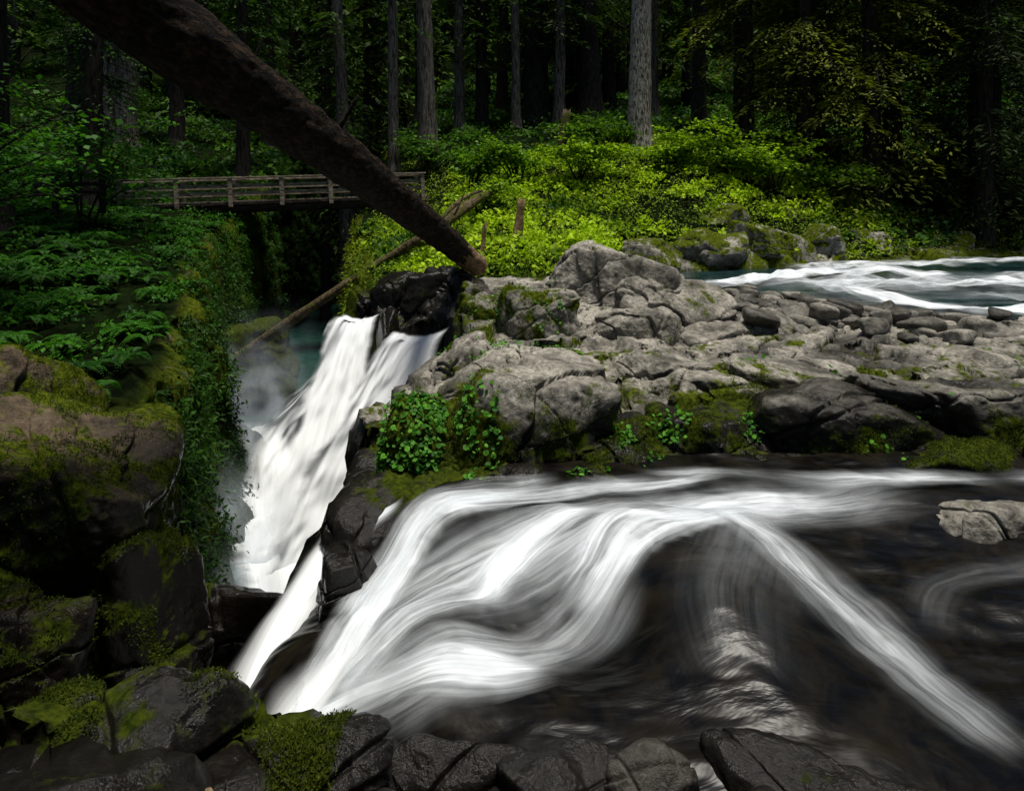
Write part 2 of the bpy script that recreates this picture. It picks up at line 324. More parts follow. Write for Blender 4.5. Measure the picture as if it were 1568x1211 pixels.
B((6.3,9.0,-2.95),(1.4,1,.68),12,-.1,7,.0); B((8.3,9.3,-2.9),(1.3,1.1,.62),13,.2,6,.1); B((10.3,9.6,-2.9),(1.3,1.1,.62),73,.2,6,.1)
B((5.6,8.0,-3.3),(1.0,.6,.5),74,.1,7,.1,.1); B((7.4,8.2,-3.2),(1.1,.7,.6),75,-.1,6,.1,.1); B((3.5,8.05,-3.4),(.8,.5,.42),76,.1,7,.05,.2)
B((.5,10.7,-2.85),(1.6,1.15,.62),14,-.35,7,0,0,1,.1); B((2.7,10.5,-2.95),(1.7,1.05,.6),15,-.25,7,0,0,1,.12); B((5.2,10.6,-3.0),(1.8,1.1,.6),16,-.1,7,0,0,1,.08); B((7.9,11.0,-2.95),(1.6,1.1,.6),17,.1,6)
B((.95,9.5,-3.1),(.9,.7,.65),18,.5,7,.1); B((3.6,9.6,-3.05),(1.0,.7,.55),19,-.4,7,.1)
B((9.2,12.3,-2.75),(1.6,.8,.4),20,.1,6); B((-.9,11.6,-3.0),(.6,.9,.75),21,.2,6,.2); B((11.5,12.0,-2.7),(1.5,.8,.45),77,-.1,6)
B((-2.72,13.9,-3.5),(.36,.6,1.55),22,.2,6,.0,.8); B((-2.6,16,-2.2),(1.0,.9,.95),23,.3,6,.0,.8); B((-1.3,15.7,-2.3),(1,.8,1.0),24,.8,6,.1,.5); B((-3.7,16.6,-2.6),(.7,.8,.8),25,.8,6,.1,.7)
B((-1.25,10.4,-4.3),(.6,1.3,1.5),26,.1,6,.1,.6)
B((-1.55,6.2,-3.82),(.42,.36,.55),27,.3,7,-.5,1); B((5.1,6.55,-3.35),(.75,.5,.42),28,.1,7,-.3,-.6); B((-1.55,7.4,-4.0),(.5,.5,.6),29,.2,6,-.2,1)
B((1.0,7.55,-3.35),(.5,.35,.35),31,.1,6,-.2,1); B((.1,7.4,-3.4),(.6,.35,.4),32,.4,6,-.2,1)
B((-1.25,3.55,-3.4),(.62,.42,.4),33,.3,7,.1,.2,p=9); B((-2.25,3.7,-3.35),(.6,.5,.6),34,.1,7,.05,.0,p=12); B((.15,3.6,-3.58),(.85,.42,.42),35,.1,7,.1,1,p=9); B((.82,3.62,-3.50),(.30,.28,.34),36,.5,7,.1,-.14,p=9)
B((2.0,3.6,-3.60),(.9,.42,.42),37,-.1,7,.1,1,p=9); B((-.5,3.3,-3.4),(.4,.35,.35),38,.5,7,.1,1,p=9); B((-.45,4.0,-3.62),(.6,.25,.3),39,.2,7,-.4,1,p=9); B((3.4,3.4,-3.75),(.8,.5,.45),79,.3,7,0,1,p=9); B((1.3,3.35,-3.5),(.5,.35,.35),71,.4,7,.1,1,p=9)
B((-4.3,6.0,-2.95),(1.25,1.05,1.4),40,.25,7,.08,0,1.3,.15,p=26); B((-5.9,6.8,-2.8),(1.1,1.1,1.2),41,.2,7,.2); B((-3.75,4.55,-3.5),(.8,.6,.8),42,.4,7,-.05,.1,1.2,p=20)
B((-4.6,4.6,-2.9),(.7,.6,.5),43,.1,7,-.1,0,1,p=26); B((-3.2,4.2,-4.1),(.6,.5,.9),44,.4,7,.05,.5); B((-3.35,5.6,-3.9),(.55,.7,1.2),45,.1,7,.05,.5)
B((-3.0,3.5,-3.6),(.6,.5,.5),46,.6,7,.05,.3)
B((-4.3,8.7,-5.9),(1.5,.8,1.15),47,.2,6,-.3,1); B((-9.2,23,-5.6),(1.5,1.3,1.7),48,.4,6,-.5,1); B((-6.3,13.6,-6.9),(1.0,1.1,1.1),49,.2,6,-.2,1); B((-6.9,16.4,-6.6),(.9,1.1,1.4),78,.2,6,-.2,1); B((-2.6,10.0,-5.9),(.7,.9,.9),50,.2,6,0,1)
for i,(c,r) in enumerate([((7.5,24,-1.5),(1.7,1.2,1.2)),((10.2,25,-1.3),(1.9,1.3,1.3)),((9,27,-.2),(1.8,1.2,1.0)),((12.8,26,-1.4),(1.3,1,1)),((5.3,23,-1.8),(1.2,1,.9)),((15.5,27,-1.5),(1.4,1,.9)),((12,28.3,-.1),(1.2,1,.8)),((19,28,-1.4),(1.5,1,.7))]):
    B(c,r,80+i,.3*i,6,.02)
print('boulders',time.time()-T0)
def rockmass(name,pts,seed,wet_shade):
    Vs=[];Fs=[];o=0
    for i,(x,y,z,r) in enumerate(pts):
        q=np.random.default_rng(seed+i)
        V,F=rockverts((x,y,z),(r*q.uniform(.9,1.5),r*q.uniform(.8,1.1),r*q.uniform(.55,.8)),seed+i,q.uniform(0,3),4,.7,q.uniform(-.3,.3),8,8,0)
        Vs.append(V);Fs.append(F+o);o+=len(V)
    V=np.concatenate(Vs); ob=mk(name,V,np.concatenate(Fs),[M_rock]); s=surf(V,vnormals(ob),-.9,0); s[:,1]=np.clip(s[:,1]*.6+wet_shade,0,1)
    s[:,1]=np.clip(s[:,1]+np.repeat(rng.uniform(-.45,.35,len(pts)),len(_ico[4][0])),0,1); setcol(ob,s); return ob
pts=[]
for i in range(420):
    t=rng.uniform(); x=4.8+5.2*t+rng.normal()*.35; y=15.4-2.6*t+rng.normal()*.8
    r=rng.choice([.09,.14,.22,.34],p=[.3,.35,.22,.13])*rng.uniform(.8,1.2)
    pts.append((x,y,float(gz(np.array([x]),np.array([y]))[0])+r*.45,r))
rockmass('river_cobbles',pts,500,.5)
# ------------------------------------------------------------------ water
def sheet(name,x0,x1,y0,y1,nx,ny,zf,mat,keep=None):
    x=np.linspace(x0,x1,nx);y=np.linspace(y0,y1,ny);X,Y=np.meshgrid(x,y,indexing='ij')
    F=gridF(nx,ny); V=np.c_[X.ravel(),Y.ravel(),zf(X,Y).ravel()]
    if keep is not None:
        k=keep(V[F].mean(1)); F=F[k]; u,inv=np.unique(F,return_inverse=True); V=V[u]; F=inv.reshape(F.shape)
    return mk(name,V,F,[mat])
sheet('stream',-2.6,14,2.9,7.95,420,220,Zs,M_stream)
sheet('river',3,90,7.8,30,400,200,lambda X,Y:Zriv(X,Y)+.06*fbm(np.c_[X.ravel()*.7,Y.ravel()*1.6,Y.ravel()*0],3,6).reshape(X.shape),M_river,
    keep=lambda c:(c[:,1]>np.interp(c[:,0],RNX,RNY)-.9)&(c[:,1]<np.interp(c[:,0],RFX,RFY)+1))
sheet('gorge_pool',-18,-2.4,7,80,100,160,lambda X,Y:-7.0+.06*fbm(np.c_[X.ravel()*1.5,Y.ravel()*1.5,Y.ravel()*0],3,6).reshape(X.shape),M_pool,
    keep=lambda c:np.abs(c[:,0]-np.interp(c[:,1],gY,gX))<4)
def unit(a): return a/(np.linalg.norm(a,axis=-1,keepdims=True)+1e-9)
def spline(pts,n):
    p=np.array(pts,float); p=np.r_[[2*p[0]-p[1]],p,[2*p[-1]-p[-2]]]; m=len(p)-3
    t=np.linspace(0,m-1e-6,n); i=t.astype(int); f=(t-i)[:,None]
    a,b,c,d=p[i],p[i+1],p[i+2],p[i+3]
    return .5*((2*b)+(c-a)*f+(2*a-5*b+4*c-d)*f**2+(3*b-a-3*c+d)*f**3)
def ribbon(name,pts,mat,nl=120,nw=28,drape=None,dens=1.,off=.03,bulge=.0,f0=.12,f1=.12,side=None,edge=.35,lump=.04,parent=None,seed=1):
    q=np.array([list(a)+[1.]*(5-len(a)) for a in pts],float); S_=spline(q,nl)
    C=S_[:,:3]; tg=np.gradient(C,axis=0); tg/=np.linalg.norm(tg,axis=1)[:,None]+1e-9
    if side is None: sd=np.c_[tg[:,1],-tg[:,0],np.zeros(nl)]
    else: sd=np.tile(np.array(side,float),(nl,1))
    sd/=np.linalg.norm(sd,axis=1)[:,None]+1e-9
    nrm=np.cross(sd,tg)
    L=np.r_[0,np.cumsum(np.linalg.norm(np.diff(C,axis=0),axis=1))]
    a=np.linspace(-1,1,nw)
    V=C[:,None]+sd[:,None]*(a[None,:,None]*S_[:,3][:,None,None]*.5)
    U=np.zeros((nl,nw,2)); U[...,0]=a[None]*S_[:,3].mean()*.5; U[...,1]=L[:,None]; U+=seed*7.3
    V=V.reshape(-1,3)
    if drape: V[:,2]=drape(V[:,0],V[:,1])+off
    else: V=V+np.repeat(nrm,nw,0)*(np.tile(bulge*(1-a**2),nl))[:,None]
    ln=fbm(np.c_[U[...,0].ravel()*3,U[...,1].ravel()*.9,np.full(nl*nw,seed)],3,seed)
    if drape: V[:,2]+=lump*ln+lump*.5
    else: V=V+np.repeat(nrm,nw,0)*(lump*ln)[:,None]
    t=np.linspace(0,1,nl)
    dn=dens*np.maximum(S_[:,4],0)*ss(0,f0,t)*ss(0,f1,1-t)
    wob=fbm(np.c_[U[...,1].ravel()*1.6,np.sign(U[...,0].ravel()-seed*7.3)*2,np.full(nl*nw,seed)],4,seed+2).reshape(nl,nw)
    ed=ss(0,edge,1-np.abs(a[None])*(1+.4*wob)-.16*edge)
    D=(dn[:,None]*ed).ravel()
    return mk(name,V,gridF(nl,nw),[mat],cols=np.c_[D,D,D],uv=U.reshape(-1,2),parent=parent,attr='dens')
def empty(name):
    e=bpy.data.objects.new(name,None); COL.objects.link(e); return e
casc=empty('stream_cascade')
k=0
def dr(pts,dens=1.,edge=.8,**kw):
    global k; k+=1
    kw.setdefault('lump',.055)
    return ribbon('white_water_%d'%k,[(p[0],p[1],0,p[2])+tuple(p[3:]) for p in pts],M_foam,drape=Zs,dens=dens,parent=casc,seed=k,off=.015+.005*k,edge=edge,nl=160,nw=36,**kw)
dr([(4.6,6.9,1.0,.3),(3.2,6.75,1.2,.7),(2.2,6.55,1.4,.9),(1.2,6.35,1.6,.8),(.3,6.1,1.8,.8),(-.5,5.8,1.9,.8),(-1.1,5.35,1.5,.8),(-1.6,4.9,1.0,.8)],.68,1.)
dr([(1.0,5.6,.9,.4),(.4,5.1,1.0,.6),(-.2,4.85,1.0,.7),(-.9,4.75,1.0,.8),(-1.5,4.75,.9,.9)],.6,1.)
dr([(3.6,6.9,.5,.3),(2.9,6.75,.6,.6),(2.2,6.5,.8,.8),(1.6,6.2,.9,.9),(1.1,5.92,1.0,1.1),(.8,5.6,.9,.7),(.45,5.3,.8,.3)],1.05)
dr([(2.6,7.25,.3,.3),(1.6,7.05,.5,.5),(.5,6.9,.6,.5),(-.4,6.85,.6,.8),(-.95,6.6,.7,1),(-1.2,6.0,.8,1),(-1.42,5.35,.8,.9),(-1.6,4.75,.8,.8)],1.)
dr([(1.0,6.5,.5,.3),(.5,6.3,.7,.9),(0.,5.98,.8,1.),(-.4,5.6,.7,.5),(-1.0,5.25,.7,.7),(-1.5,4.9,.9,.8)],.8)
dr([(1.3,6.65,.5,.4),(2.0,6.45,.8,.8),(2.45,6.0,1.0,.9),(2.65,5.4,1.1,.7),(2.85,4.85,1.0,.55),(3.05,4.35,.8,.45),(3.3,3.95,.6,.35)],.72,1.)
dr([(.35,4.72,.5,.3),(-.1,4.66,.65,.9),(-.5,4.68,.6,1),(-.9,4.74,.5,.4),(-1.3,4.8,.7,.6),(-1.7,4.72,.7,1)],.9,f1=.05)
dr([(7.2,7.35,.25,0),(6.2,7.25,.4,.4),(5.5,7.15,.4,.05),(4.8,7.1,.5,.8),(3.9,7.1,.5,.6),(3.0,7.2,.4,.1),(2.2,7.25,.4,.5),(1.4,7.3,.4,.3)],.75,1.)
dr([(7.5,6.1,.4,.1),(5.8,5.9,.5,.35),(4.8,5.75,.6,.3),(3.8,5.5,.6,.3),(3.3,5.0,.6,.1)],.22,1.)
dr([(2.3,6.1,1.4,.8),(2.0,5.5,1.7,.5),(1.7,4.9,1.6,.4),(1.6,4.3,1.2,.2)],.14,1.)
dr([(.6,7.1,.5,.4),(-.4,7.0,.6,.8),(-1.0,6.7,.7,.9),(-1.3,6.2,.7,.8),(-1.45,5.6,.6,.8)],.6)
dr([(-1.2,7.0,.5,.5),(-1.7,6.95,.6,1),(-2.1,6.7,.6,1),(-2.2,6.2,.6,1)],.8)
ch=[(-1.75,7.9,-3.7,.5,.6),(-2.0,7.2,-3.78,.65),(-2.12,6.5,-3.9,.75),(-2.2,5.8,-4.05,.9),(-2.22,5.3,-4.4,1.1),(-2.2,4.85,-5.2,1.2)]
ribbon('chute_left',ch,M_fall,f0=.1,f1=.02,dens=.85,lump=.08,parent=casc,bulge=.10,seed=31,edge=1.)
ribbon('chute_lower',[(-1.2,5.3,-3.48,.5,.7),(-1.5,4.95,-3.62,.8),(-1.8,4.75,-3.95,.9),(-1.98,4.6,-4.5,1.0),(-2.05,4.5,-5.2,1.0)],M_fall,f0=.25,f1=.02,dens=.8,lump=.08,parent=casc,bulge=.08,side=(.45,-.8,0),seed=32,edge=1.)
wf=empty('waterfall')
sd=(1,.25,0)
ribbon('fall_left',[(-3.5,14.65,-2.24,1.0),(-3.62,14.3,-2.48,1.15),(-3.85,13.8,-3.9,1.6),(-4.1,13.2,-5.6,2.3),(-4.2,12.7,-7.0,2.7)],M_fall,nl=160,nw=60,f0=.05,f1=.02,dens=1.15,bulge=.2,side=sd,lump=.13,edge=.45,parent=wf,seed=41)
ribbon('fall_right',[(-1.95,13.05,-2.34,1.3),(-2.08,12.75,-2.6,1.4),(-2.5,12.35,-3.6,1.6),(-2.95,12.0,-4.8,2.1),(-3.25,11.7,-6.0,2.4),(-3.5,11.5,-7.0,2.6)],M_fall,nl=160,nw=60,f0=.05,f1=.02,dens=1.15,bulge=.2,side=sd,lump=.13,edge=.45,parent=wf,seed=42)
ribbon('fall_side',[(-4.1,15.0,-3.4,.5,.3),(-4.9,15.0,-4.5,1.4,.8),(-5.4,14.8,-5.3,2.2,1),(-5.4,14.2,-6.2,2.5,1),(-5.1,13.5,-7.0,2.5,1)],M_fall,nl=120,nw=60,f0=.1,f1=.02,dens=1.0,bulge=.3,side=sd,lump=.3,edge=1.,parent=wf,seed=43)
ribbon('splash_foam',[(-8.6,23,-6.9,2.0,.2),(-7.3,18.5,-6.85,2.6,.7),(-5.5,15,-6.75,2.6,1),(-4.2,12,-6.6,2.4,1),(-3.4,9.9,-6.6,1.6,1),(-2.9,8.2,-6.9,1.0,.8)],M_fall,nl=120,nw=40,dens=1.,f0=.2,lump=.3,parent=wf,seed=44,edge=.6)
ribbon('side_spray',[(-6.3,12.0,-3.6,.7,.2),(-6.1,11.6,-4.5,.7,.7),(-5.75,11.3,-5.4,.8,1),(-5.3,10.9,-6.3,.9,1),(-4.9,10.5,-7,1.0,1)],M_mist,dens=.34,side=sd,edge=1.,lump=.1,parent=wf,seed=45)
for i,(x,y,z,ww,hh,dn) in enumerate([(-6.4,15.5,-7,5.2,4.6,.42),(-4.9,12.0,-7,4.6,2.8,.48),(-7.4,19,-7,5,4.8,.32),(-3.9,10.4,-7.1,3.4,2.0,.45)]):
    ribbon('spray_mist_%d'%i,[(x,y,z,ww,1),(x,y,z+hh*.35,ww,.8),(x-.2,y,z+hh*.7,ww,.35),(x-.3,y,z+hh,ww,.0)],M_mist,dens=dn,side=sd,edge=1.,lump=.3,parent=wf,seed=46+i,f0=.05,f1=.5)
rw=empty('river_rapids'); zr=lambda x,y:Zriv(x,y)
for i,(pp,dn) in enumerate([([(5,18.6,.8),(6.5,19.0,.9),(8.5,20.3,1.4),(11,21.7,1.7),(13,21.6,2.0),(14.4,20.4,1.6)],1.3),([(8.6,18.8,.3,.3),(9.2,17.4,1.0,.8),(10.1,16.1,1.9),(11.2,15.0,1.9),(12.4,14.2,1.2)],1.2),
    ([(45,19,2),(25,19.5,3),(15,19.3,3),(10.5,18.6,2.6),(7,18.6,2)],.55),([(40,15,1.),(22,15.5,1.2),(15,15.9,1.),(11.5,16.3,.8)],.35),([(30,24.5,1.4),(19,23.6,1.6),(13,22.8,1.6),(9,21,1)],.5)]):
    ribbon('rapid_%d'%i,[(p[0],p[1],0,p[2])+tuple(p[3:]) for p in pp],M_foam,drape=zr,dens=dn,off=.10+.02*i,lump=.24,parent=rw,seed=60+i,edge=.8,f1=.06 if i<2 else .2)
print('water',time.time()-T0)
# ------------------------------------------------------------------ foliage
DIA=np.array([[0,0,0],[.45,.5,.06],[1,0,-.08],[.45,-.5,.06]])
BRD=np.array([[0,0,0],[.3,.5,.05],[.75,.45,.03],[1,0,-.08],[.75,-.45,.03],[.3,-.5,.05]])
def leafV(P,D,Nr,L,W,tm=DIA):
    D=unit(D); Sd=unit(np.cross(D,Nr)); Nr=np.cross(Sd,D)
    L=np.broadcast_to(np.asarray(L,float),(len(P),)); W=np.broadcast_to(np.asarray(W,float),(len(P),))
    V=P[:,None]+D[:,None]*(L[:,None]*tm[:,0])[...,None]+Sd[:,None]*(W[:,None]*tm[:,1])[...,None]+Nr[:,None]*(L[:,None]*tm[:,2])[...,None]
    return V.reshape(-1,3)
def tint(n,a,b,k,rg=rng,f=None):
    f=rg.uniform(size=n) if f is None else np.clip(f+rg.normal(size=n)*.18,0,1)
    c=np.array(a)*(1-f[:,None])+np.array(b)*f[:,None]; c=c*rg.uniform(.75,1.25,(n,1)); return np.repeat(c,k,0)
def leafobj(name,V,C,mat,k=4):
    F=np.arange(len(V)).reshape(-1,k); return mk(name,V,F,[mat],cols=C,attr='tint',smooth=False)
def shrubs(name,cx,cy,r,nl,size,ca,cb,zo=0.,flat=.75,rg=rng,mat=None,fx=None,fs=.7,fa=.7):
    n=len(cx); z=gz(cx,cy)+zo
    idx=np.repeat(np.arange(n),nl); m=len(idx)
    d=unit(rg.normal(size=(m,3))); d[:,2]=np.abs(d[:,2])*1.0-.15
    R=r[idx]*rg.uniform(.45,1.05,m)
    hf=rg.uniform(.6,1.35,n)[idx]*flat
    P=np.c_[cx[idx],cy[idx],z[idx]]+d*np.c_[R,R,R*hf]
    lob=fbm(P*2.2,2,77); P+=d*(lob*r[idx]*.6)[:,None]
    keep=(fbm(P*1.9,2,79)+rg.normal(size=m)*.25)>-.25
    P=P[keep];d=d[keep]; sb=rg.normal(size=n)[idx][keep]*.22; m=len(P)
    D=unit(rg.normal(size=(m,3))+d*.7+np.array([0,0,-.25])); Nr=unit(d*.5+np.array([0,0,1.])+rg.normal(size=(m,3))*.35)
    L=size*rg.uniform(.6,1.3,m)
    cf=.5+fa*fbm(P*fs,2,91)+sb
    if fx is not None: cf=cf+fx(P)
    return leafobj(name,leafV(P,D,Nr,L,L*.72),tint(m,ca,cb,4,rg,cf),mat or M_leaf)
def inreg(n,x0,x1,y0,y1,f):
    x=rng.uniform(x0,x1,n);y=rng.uniform(y0,y1,n);k=f(x,y);return x[k],y[k]
farf=lambda x:np.where(x<2,np.interp(x,[-9,-4,2],[16.5,17.8,19.5]),np.interp(x,RFX,RFY)+.3)
gxf=lambda y:np.interp(y,gY,gX)
x,y=inreg(1250,-7,17,17,36,lambda x,y:(y>farf(x)+.2)&(x>gxf(y)+3.2)&~((x>4.5)&(x<13)&(y<27.6)&(fbm(np.c_[x,y,x*0],2,5)<.15)))
kk=~((x<-3.3)&(gz(x,y)>-.55)); x=x[kk];y=y[kk]
rr=rng.uniform(.3,.75,len(x))*np.where(rng.uniform(size=len(x))<.15,1.6,1)*np.where(y<20,.6,1)
shrubs('bank_shrubs',x,y,rr,135,.18,(.02,.07,.004),(.38,.54,.014),fx=lambda P:.22-.45*ss(31.5,35.5,P[:,1])-.55*ss(12.5,17,P[:,0])-.3*ss(-1,-5,P[:,0])+.15*np.exp(-((P[:,0]-7)/5)**2),fs=.45,fa=1.05)  # tint peaks mid-bank and drops off around it: sunlit patch painted in leaves
x,y=inreg(2600,-36,45,24,72,lambda x,y:(y>farf(x)+.2)&((y>35)|(x>16))&(np.abs(x-gxf(y))>3.4)&~((x<-3.3)&(y<36)&(x>-14)))
shrubs('forest_understory',x,y,rng.uniform(.5,1.2,len(x)),55,.32,(.006,.03,.004),(.065,.16,.012),fs=.25,fa=1.2)
x,y=inreg(900,-26,-5,8,40,lambda x,y:(x<gxf(y)-2.3-.02*y))
shrubs('left_bank_shrubs',x,y,rng.uniform(.25,.7,len(x)),100,.12,(.008,.045,.004),(.05,.17,.008))
def ferns(name,cx,cy,cz,size,ca,cb):
    Ps=[];Ds=[];Ns=[];Ls=[]
    for i in range(len(cx)):
        nf=rng.integers(7,12)
        for a in rng.uniform(0,2*math.pi,nf):
            L=size[i]*rng.uniform(.7,1.1); t=np.linspace(.12,1,15); out=np.array([math.cos(a),math.sin(a),0])
            pos=np.array([cx[i],cy[i],cz[i]])+out*(L*t)[:,None]+np.array([0,0,1.])*(L*(1.0*t-1.15*t*t))[:,None]
            tg=out+np.array([0,0,1.])*(1.0-2.3*t)[:,None]; tg=unit(tg); sd_=np.cross(tg,[0,0,1.]); sd_=unit(sd_)
            w=L*.24*np.sin(np.clip(t*1.05,0,1)*math.pi*.88+.3)
            for s in (1,-1):
                Ps.append(pos);Ds.append(sd_*s+tg*.35);Ns.append(np.cross(sd_,tg));Ls.append(w)
    P=np.concatenate(Ps);D=np.concatenate(Ds);Nr=np.concatenate(Ns);L=np.concatenate(Ls)
    return leafobj(name,leafV(P,D,Nr,L,L*.34+.008),tint(len(P),ca,cb,4,rng,.5+.6*fbm(P*.9,2,3)),M_leaf)
x,y=inreg(420,-20,-5.2,8,26,lambda x,y:(x<gxf(y)-2.2-.01*y)&(x>gxf(y)-9))
ferns('sword_ferns',x,y,gz(x,y)+.15,rng.uniform(.3,.7,len(x)),(.010,.05,.005),(.05,.18,.010))
gP=np.c_[XX.ravel(),YY.ravel(),HH.ravel()]; cr=CAR.ravel(); dd=DD.ravel()
gco=np.empty(len(ground.data.vertices)*3,np.float32); ground.data.vertices.foreach_get('co',gco); gco=gco.reshape(-1,3)
def wallveg(name,mask,n,size,ca,cb,th=-.1):
    ids=np.nonzero(mask)[0]
    ar=(1/np.maximum(Nn[ids,2],.1)); ar*= (np.gradient(xs)[ids//len(ys)]*np.gradient(ys)[ids%len(ys)])
    ids=rng.choice(ids,n,p=ar/ar.sum()); P=gco[ids]+rng.normal(size=(n,3))*.12+Nn[ids]*.08
    k=fbm(P*1.1,3,8)+rng.normal(size=n)*.15>th; P=P[k]; ids=ids[k]; n=len(P)
    D=unit(Nn[ids]*.6+rng.normal(size=(n,3))*.6+np.array([0,0,-.7])); L=size*rng.uniform(.5,1.4,n)
    return leafobj(name,leafV(P,D,Nn[ids]+np.array([0,0,.6]),L,L*.5),tint(n,ca,cb,4,rng,.5+.8*fbm(P*.8,2,4)+.25*(P[:,2]+3)/3),M_leaf)
wallveg('hanging_ferns',(cr>.02)&(cr<.85)&(dd<0)&(gP[:,1]>9)&(gP[:,1]<50)&(gP[:,2]>-6.2),130000,.12,(.003,.016,.002),(.035,.10,.007),-.40)
wallveg('gorge_wall_plants',(cr>.02)&(cr<.75)&(dd>0)&(gP[:,1]>16.5)&(gP[:,1]<60)&(gP[:,2]>-6),60000,.16,(.015,.05,.004),(.22,.29,.012))
wallveg('bank_ground_cover',(VEG.ravel()>.4)&(gP[:,1]>16)&(gP[:,1]<38)&(gP[:,0]>-7)&(gP[:,0]<24)&(dd>0),60000,.13,(.02,.06,.006),(.22,.33,.014),-.3)
Ps=[];Ns=[]
for V,Nb,s in BOUL:
    if V[:,1].mean()>18 or V[:,2].mean()<-5: continue
    w=np.clip(s[:,0]-.56+fbm(V*3.2,3,7)*.45,0,1); ids=np.nonzero(w>.05)[0]
    if len(ids)<20: continue
    n=int(len(ids)*1.2); ids=rng.choice(ids,n); Ps.append(V[ids]+rng.normal(size=(n,3))*.010); Ns.append(Nb[ids])
P=np.concatenate(Ps);Nq=np.concatenate(Ns); n=len(P); print('moss',n)
L=rng.uniform(.010,.028,n)
leafobj('moss',leafV(P,Nq+rng.normal(size=(n,3))*.8,rng.normal(size=(n,3)),L,L*.55),tint(n,(.010,.022,.002),(.09,.115,.009),4,rng,.4+.6*fbm(P*2,2,4)),M_leaf)
Ps=[];Ns=[];Ws=[]
for V,Nb,s in BOUL:
    q1=(fbm(V*2.3,2,12)>-.05)
    m=(V[:,0]>-1.9)&(V[:,0]<-.15)&(V[:,1]<8.8)&(V[:,1]>6.8)&(V[:,2]>-4.0)&(V[:,2]<-2.15)&(Nb[:,2]>-.6)&(Nb[:,1]<.3)
    m=m&(q1|(V[:,0]<-.9))
    m2=((V[:,1]>11)&(V[:,1]<14.5)&(V[:,0]<1.2)&(V[:,0]>-1.5)&(fbm(V*1.5,2,6)>.15))
    m2|=((V[:,1]>7)&(V[:,1]<11)&(V[:,0]<9)&(V[:,0]>.4)&(fbm(V*1.3,2,16)>.42)&(Nb[:,2]>.1))
    for q,wq in ((m,1.),(m2,.4)): Ps.append(V[q]);Ns.append(Nb[q]);Ws.append(np.full(q.sum(),wq))
P=np.concatenate(Ps);Nq=np.concatenate(Ns);Wq=np.concatenate(Ws); ids=rng.choice(len(P),4200,p=Wq/Wq.sum()); P=P[ids];Nq=Nq[ids]; n=len(P)
P=P+Nq*rng.uniform(.01,.06,(n,1)); L=rng.uniform(.022,.085,n)
V=leafV(P,rng.normal(size=(n,3))+Nq*.4+np.array([0,0,-.3]),Nq*.7+np.array([0,-.2,.8])+rng.normal(size=(n,3))*.25,L,L*.95,BRD)
leafobj('broadleaf_plant',V,tint(n,(.02,.09,.012),(.11,.31,.025),6,rng),M_leaf,6)
Ps=[];Ds=[]
for i in range(34):
    a=rng.uniform(-.6,1.9); L=rng.uniform(.25,.5); b=np.array([-2.45,4.1,-3.35])+rng.normal(size=3)*.04
    f=lambda t:b+np.array([math.cos(a)*L*t,math.sin(a)*L*.4*t,L*(1.1*t-.8*t*t)])
    for s_ in range(6): Ps.append(f(s_/6)); Ds.append(f((s_+1)/6)-f(s_/6))
P=np.array(Ps);D=np.array(Ds); leafobj('grass_tuft',leafV(P,D,np.tile([0,-.5,1.],(len(P),1)),np.linalg.norm(D,axis=1)*1.3,.014),tint(len(P),(.04,.1,.02),(.08,.18,.03),4),M_leaf)
print('shrubs',time.time()-T0)
# ------------------------------------------------------------------ trunks, trees
def tube(path,rad,ns=14,rough=.06,seed=0,cap=True,fr=2.5):
    C=np.array(path,float); n=len(C); tg=unit(np.gradient(C,axis=0))
    ref=np.array([0,1.,0]) if abs(tg[0,1])<.8 else np.array([1.,0,0])
    s=unit(np.cross(tg,ref)); u=np.cross(s,tg); a=np.linspace(0,2*math.pi,ns,endpoint=False)
    V=C[:,None]+(s[:,None]*np.cos(a)[None,:,None]+u[:,None]*np.sin(a)[None,:,None])*np.asarray(rad)[:,None,None]
    V=V.reshape(-1,3)
    o=V-np.repeat(C,ns,0); V=V+o*(fbm(V*fr+seed,3,seed)*rough*2)[:,None]
    i=np.arange(n-1)[:,None]*ns; j=np.arange(ns)[None]; j2=(j+1)%ns
    F=np.stack([i+j,i+j2,i+ns+j2,i+ns+j],-1).reshape(-1,4)
    if cap:
        V=np.r_[V,C[:1],C[-1:]]; c0,c1=n*ns,n*ns+1; jj=np.arange(0,ns,2)
        F=np.r_[F,np.c_[np.full(len(jj),c0),(jj+2)%ns,(jj+1)%ns,jj],np.c_[np.full(len(jj),c1),(n-1)*ns+jj,(n-1)*ns+(jj+1)%ns,(n-1)*ns+(jj+2)%ns]]
    return V,F
def join(parts):
    Vs=[];Fs=[];Ms=[];Cs=[];o=0
    for V,F,m,c in parts:
        Vs.append(V);Fs.append(F+o);Ms.append(np.full(len(F),m));Cs.append(np.full((len(V),3),.1) if c is None else c);o+=len(V)
    return np.concatenate(Vs),np.concatenate(Fs),np.concatenate(Ms),np.concatenate(Cs)
